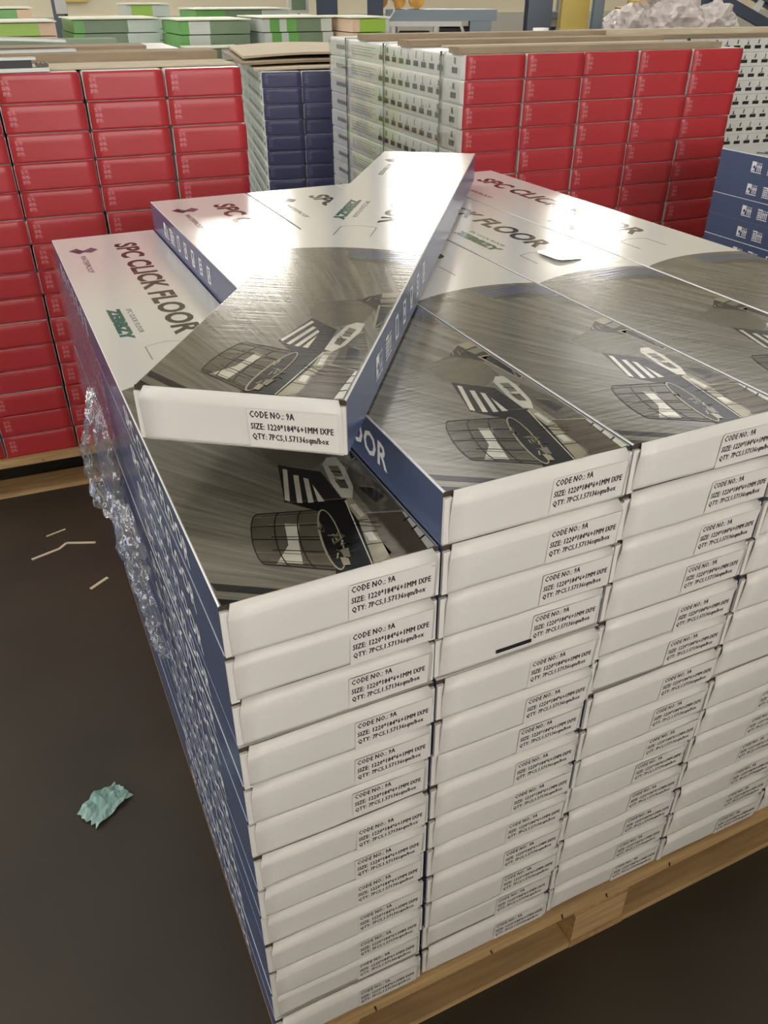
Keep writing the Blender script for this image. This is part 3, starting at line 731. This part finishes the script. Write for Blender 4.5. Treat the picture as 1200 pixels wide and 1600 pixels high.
# ------------------------------------------------------------------ far background
def far_stack(label, x, y, w, d, h, pattern, rz=0., rows=14, cap=True):
    """pattern: list of (fraction, material) across the front; layers with recessed joints"""
    t = empty('wrapped_stack', label, 'carton stack', (x, y, 0), rz, 'green-and-white wrapped stacks far behind')
    b = MB(); b.box((0, 0, 0), (w, d, .11)); b.build('pallet_base', M['wood'], t)
    hh = (h-.112)/rows
    b = MB(); mats = []
    for f, mk in pattern:
        if M[mk] not in mats: mats.append(M[mk])
    x0 = 0
    for f, mk in pattern: b.box((x0*w, 0, 0), ((x0+f)*w, d, hh*.93), mats.index(M[mk])); x0 += f
    me = b.mesh('carton_layer', mats)
    for k in range(rows):
        o = link('carton_layer', me, t); o.location = (random.uniform(-.006, .006), random.uniform(-.006, .006), .112+k*hh)
    if cap:
        b = MB(); b.box((-.01, -.01, h), (w+.01, d+.01, h+.007)); b.build('cover_sheet', M['cover'], t)
    return t
far_stack('lower green and white stack at far top left', -.30, 5.45, .80, .6, 1.08, [(.6, 'ggw'), (.28, 'ggl'), (.12, 'peach')])
far_stack('upper green and white stack at far top left, set back', -.30, 6.15, .74, .6, 1.14, [(.58, 'ggw'), (.3, 'gg'), (.12, 'peach')])
far_stack('wrapped pale green stack left of the small lime-topped one', .60, 5.45, .52, .6, 1.09, [(.12, 'gg'), (.5, 'ggd'), (.38, 'ggw')])
far_stack('small pale stack with a lime panel showing above the others', 1.12, 6.5, .30, .4, 1.155, [(.08, 'ggw'), (.5, 'ggl'), (.42, 'ggw')])
far_stack('wrapped grey-green stack behind the navy-ended stack', 1.14, 4.97, .42, .5, 1.09, [(.12, 'gg'), (.3, 'ggw'), (.58, 'ggd')])
far_stack('low grey-green stack in front of the wrapped grey-green one', 1.13, 4.72, .30, .2, .96, [(.6, 'ggd'), (.4, 'ggw')])
far_stack('bright green wrapped stack nearest the navy-ended stack', 1.61, 4.85, .44, .5, 1.10, [(.1, 'ggw'), (.14, 'gg'), (.1, 'ggw'), (.14, 'gg'), (.36, 'ggd'), (.16, 'ggw')])
far_stack('pale stack with lime end panel behind the right red stack', 2.08, 4.62, .24, .5, 1.10, [(.2, 'peach'), (.7, 'ggl'), (.1, 'ggw')])
far_stack('long green stack far behind the wrapped ones', 1.46, 5.85, .66, .5, 1.13, [(.3, 'gg'), (.4, 'ggd'), (.3, 'ggw')])

for i, x in enumerate((-2.6, -1.05, .5, 2.05)):  # unseen stacks added behind the camera to shade the lower cartons
    o = far_stack('added pale stack behind the camera to shade lower boxes, %s of four' % ORD[i+1], x, -3.8, 1.35, 1.2, 1.02, [(1., 'ggw')])
    o['group'] = 'added shade stacks behind the camera'
def post(label, x, y, w, d, mat, h=HZ):
    """steel I-section post"""
    t = empty('steel_post', label, 'post', (x, y, 0), -.43, 'steel posts of the hall')
    b = MB(); b.box((-w/2, -d/2, 0), (w/2, -d/2+.02, h-.001)); b.build('flange', mat, t)
    b = MB(); b.box((-w/2, d/2-.02, 0), (w/2, d/2, h-.001)); b.build('flange', mat, t)
    b = MB(); b.box((-.012, -d/2+.0202, 0), (.012, d/2-.0202, h-.001)); b.build('web', mat, t)
    b = MB(); b.box((-w/2-.05, -d/2-.05, 0), (w/2+.05, d/2+.05, .02)); b.build('foot_plate', mat, t)
    return t
post('dark steel post above the bright green wrapped stack', 3.20, 7.85, .19, .2, M['steeldk'])
post('steel post beside the orange rolls above lime panel', 3.63, 7.70, .15, .2, M['steeldk'])
post('broad grey steel post behind the right red stack', 4.95, 6.93, .22, .26, M['steel'])
post('pale grey steel post between yellow cabinet and film pile', 4.98, 6.08, .08, .12, M['machine'])
p0 = post('thin grey steel post at far top left', .92, 9.0, .10, .12, M['steel'])
b = MB(); b.box((.87, 8.86, 1.06), (.97, 8.87, 1.17)); o = b.build('notice_plate', M['machlt']); tag(o, 'small white plate beside the thin far post', 'sign')
b = MB(); b.box((1.36, HY1-.05, 1.12), (1.72, HY1-.031, 1.38)); tag(b.build('notice_plate', M['yellow']), 'faded yellow panel on the back wall at left', 'sign')
b = MB(); b.box((2.86, 7.97, 1.06), (3.06, 8.02, 1.55)); o = b.build('notice_board', M['machlt']); tag(o, 'pale framed board left of the dark steel post', 'sign')
b = MB(); b.box((2.89, 7.965, 1.09), (3.03, 7.969, 1.52)); b.build('board_face', M['ggd'], o)
b = MB(); b.box((2.955, 7.985, 0), (2.975, 8.005, 1.0595)); b.build('stand', M['steel'], o)

# roller conveyor table
t = empty('conveyor_table', 'grey machine table with pale frame behind the right red stack', 'machine', (3.70, 7.62, 0), -.48)
b = MB(); b.box((0, 0, 1.00), (1.05, .7, 1.09)); b.build('table_bed', M['machine'], t)
b = MB(); b.box((0, -.02, .955), (.72, .7, .998)); b.build('frame_rail', M['machlt'], t)
for x in (.06, .46): 
    for y in (-.015, .62): b = MB(); b.box((x, y, 0), (x+.035, y+.05, .954)); b.build('leg', M['machlt'], t)
b = MB(); b.box((.12, .15, .35), (.42, .6, .90)); b.build('cabinet', M['machdark'], t)
b = MB(); b.box((.52, .1, .3), (.9, .6, .94)); b.build('drive_unit', M['machdark'], t)
b = MB(); b.box((.80, -.05, .86), (1.0, .3, .998)); b.build('motor', M['machine'], t)
for i in range(2): b = MB(); b.tube([(.72+.13*i, -.03, .955), (.76+.13*i, -.02, .86)], .014, 6); b.build('hose', M['machlt'], t)
for i in range(3):
    b = MB(); b.tube([(3.72+.16*i, 7.78-.07*i, 1.165), (3.88+.16*i, 8.12-.07*i, 1.165)], .072, 14)
    tag(b.build('material_roll', M['orange']), 'orange roll on the machine table, %s one' % ['leftmost', 'middle', 'rightmost'][i], 'roll', 'orange rolls on the machine table')
t = empty('trimming_machine', 'dark trimming machine left of the broad grey post', 'machine', (5.35, 7.55, 0), -.5)
b = MB(); b.box((0, 0, .0), (.42, .6, .93)); b.build('machine_base', M['machdark'], t)
b = MB(); b.box((-.05, -.02, 1.0), (.42, .5, 1.06)); b.build('machine_bed', M['machine'], t)
b = MB(); b.box((.02, .02, .932), (.30, .3, .998)); b.build('bracket', M['machlt'], t)
b = MB(); b.box((.24, .1, 1.062), (.40, .4, 1.30)); b.build('control_box', M['steel'], t)
# hooped guide by the table
t = empty('hoop_guide', 'small pale hoop on a stand left of the machine table', 'guide', (3.55, 7.35, 0), -.4)
b = MB(); b.tube([(.0, 0, 0), (.0, 0, 1.02)], .012, 6); b.build('stand', M['machlt'], t)
b = MB(); b.tube([(.0, 0, 1.02), (.06, 0, 1.03), (.10, 0, 1.08), (.09, 0, 1.14), (.04, 0, 1.19), (-.02, 0, 1.19)], .009, 6); b.build('hoop', M['machlt'], t)
b = MB(); b.box((-.12, -.05, 1.0205), (.06, .05, 1.03)); b.build('shelf_plate', M['machlt'], t)

# yellow cabinet, clutter, film pile, steel stair
t = empty('yellow_cabinet', 'pale yellow cabinet right of the broad grey post', 'cabinet', (5.0, 6.62, 0), -.55)
b = MB(); b.box((0, 0, .94), (.24, .5, 1.7)); b.build('cabinet_body', M['yellow'], t)
b = MB(); b.box((-.01, -.02, .90), (.26, .5, .9395)); b.build('ledge', M['machlt'], t)
b = MB(); b.box((0, .02, 0), (.25, .5, .8995)); b.build('cabinet_base', M['psand'], t)
t = empty('parts_rack', 'rack of orange and yellow goods beside the film pile', 'rack', (5.02, 5.90, 0), -.6)
b = MB(); b.box((0, 0, 1.0), (.5, .4, 1.03)); b.build('shelf', M['machine'], t)
for x in (0, .46): b = MB(); b.box((x, 0, 0), (x+.04, .4, .9995)); b.build('leg', M['machine'], t)
for i in range(5):
    b = MB(); b.box((.02+.095*i, .02, 1.0305), (.10+.095*i, .3, 1.12+.05*(i % 2))); b.build('parcel', M[['orange', 'yellow', 'peach', 'orange', 'yellow'][i]], t)
R = random.Random(11)
heap = empty('film_heap', 'tall heap of crumpled waste film behind the right red stack', 'film heap', (4.82, 4.95, 0))
def film_bundle(x, y, z, r):
    bm = bmesh.new(); bmesh.ops.create_icosphere(bm, subdivisions=4, radius=r)
    for v in bm.verts:
        n = v.co.normalized(); k = noise.noise(n*3+Vector((x*5, y, z*7))); k2 = noise.noise(n*9+Vector((z, x, y)))
        v.co = n*r*(1+.28*k+.14*k2); v.co.z *= .85
    me = bpy.data.meshes.new('film_bundle'); bm.to_mesh(me); bm.free(); me.materials.append(M['foil'])
    o = link('film_bundle', me, heap); o.location = (x-4.82, y-4.95, z)
M['foil'] = material('waste_film', rgb(196, 186, 180), .3, noise_amt=.22, noise_scale=11, bump=.8, bump_scale=14)
spots = [(4.50, 5.05, .24, .26), (4.80, 4.85, .25, .28), (5.06, 4.70, .25, .27), (4.62, 5.02, .62, .24), (4.95, 4.80, .66, .26),
         (4.56, 5.14, .98, .19), (4.80, 4.95, 1.02, .22), (5.04, 4.80, 1.00, .19), (4.76, 5.05, 1.33, .2)]
for a in spots: film_bundle(*a)
for i, (x, y) in enumerate(((5.72, 6.30), (5.93, 6.18))):
    b = MB(); b.box((x, y, 1.12), (x+.17, y+.2, 1.36)); b.box((x, y, .0), (x+.17, y+.2, 1.119)); 
    tag(b.build('tall_box', M['peach']), ['left', 'right'][i] + ' peach-coloured tall box behind the waste film', 'box', 'peach boxes behind the waste film')
t = empty('steel_stair', 'dark blue steel stair frame at top right', 'stair', (5.50, 5.50, 0), -.434)
b = MB(); b.box((-.02, 0, 0), (.09, .1, 2.4)); b.build('post', M['steeldk'], t)
b = MB(); b.prism([(.0905, .03), (.20, .03), (.20, .06), (.0905, .06)], 1.10, 1.40); b.build('gusset', M['steeldk'], t)
mt = Matrix.Translation((.12, .0, 1.235)) @ Matrix.Rotation(.41, 4, 'Y')
b = MB(); b.box((0, 0, -.05), (1.9, .06, .03), 0, mt); b.build('stringer', M['steeldk'], t)
b = MB(); b.box((.15, .0, .115), (1.9, .05, .14), 0, mt); b.build('handrail', M['steeldk'], t)
for k in range(8): b = MB(); b.box((.2+.2*k, .01, .031), (.25+.2*k, .04, .114), 0, mt); b.build('baluster', M['machlt'], t)
b = MB(); b.box((.12, .07, .09), (1.9, .10, 1.0), 0, mt); b.build('side_panel', material('teal_grey_panel', rgb(70, 86, 96), .5), t)
# bits on top of the right red stack
b = MB(); b.tube([tuple(BR @ Vector((.74, .86, zt+.0205))), tuple(BR @ Vector((.74, .86, zt+.03)))], .03, 14); tag(b.build('tape_disc', M['sidewhite']), 'small white disc on the cardboard strips', 'disc')
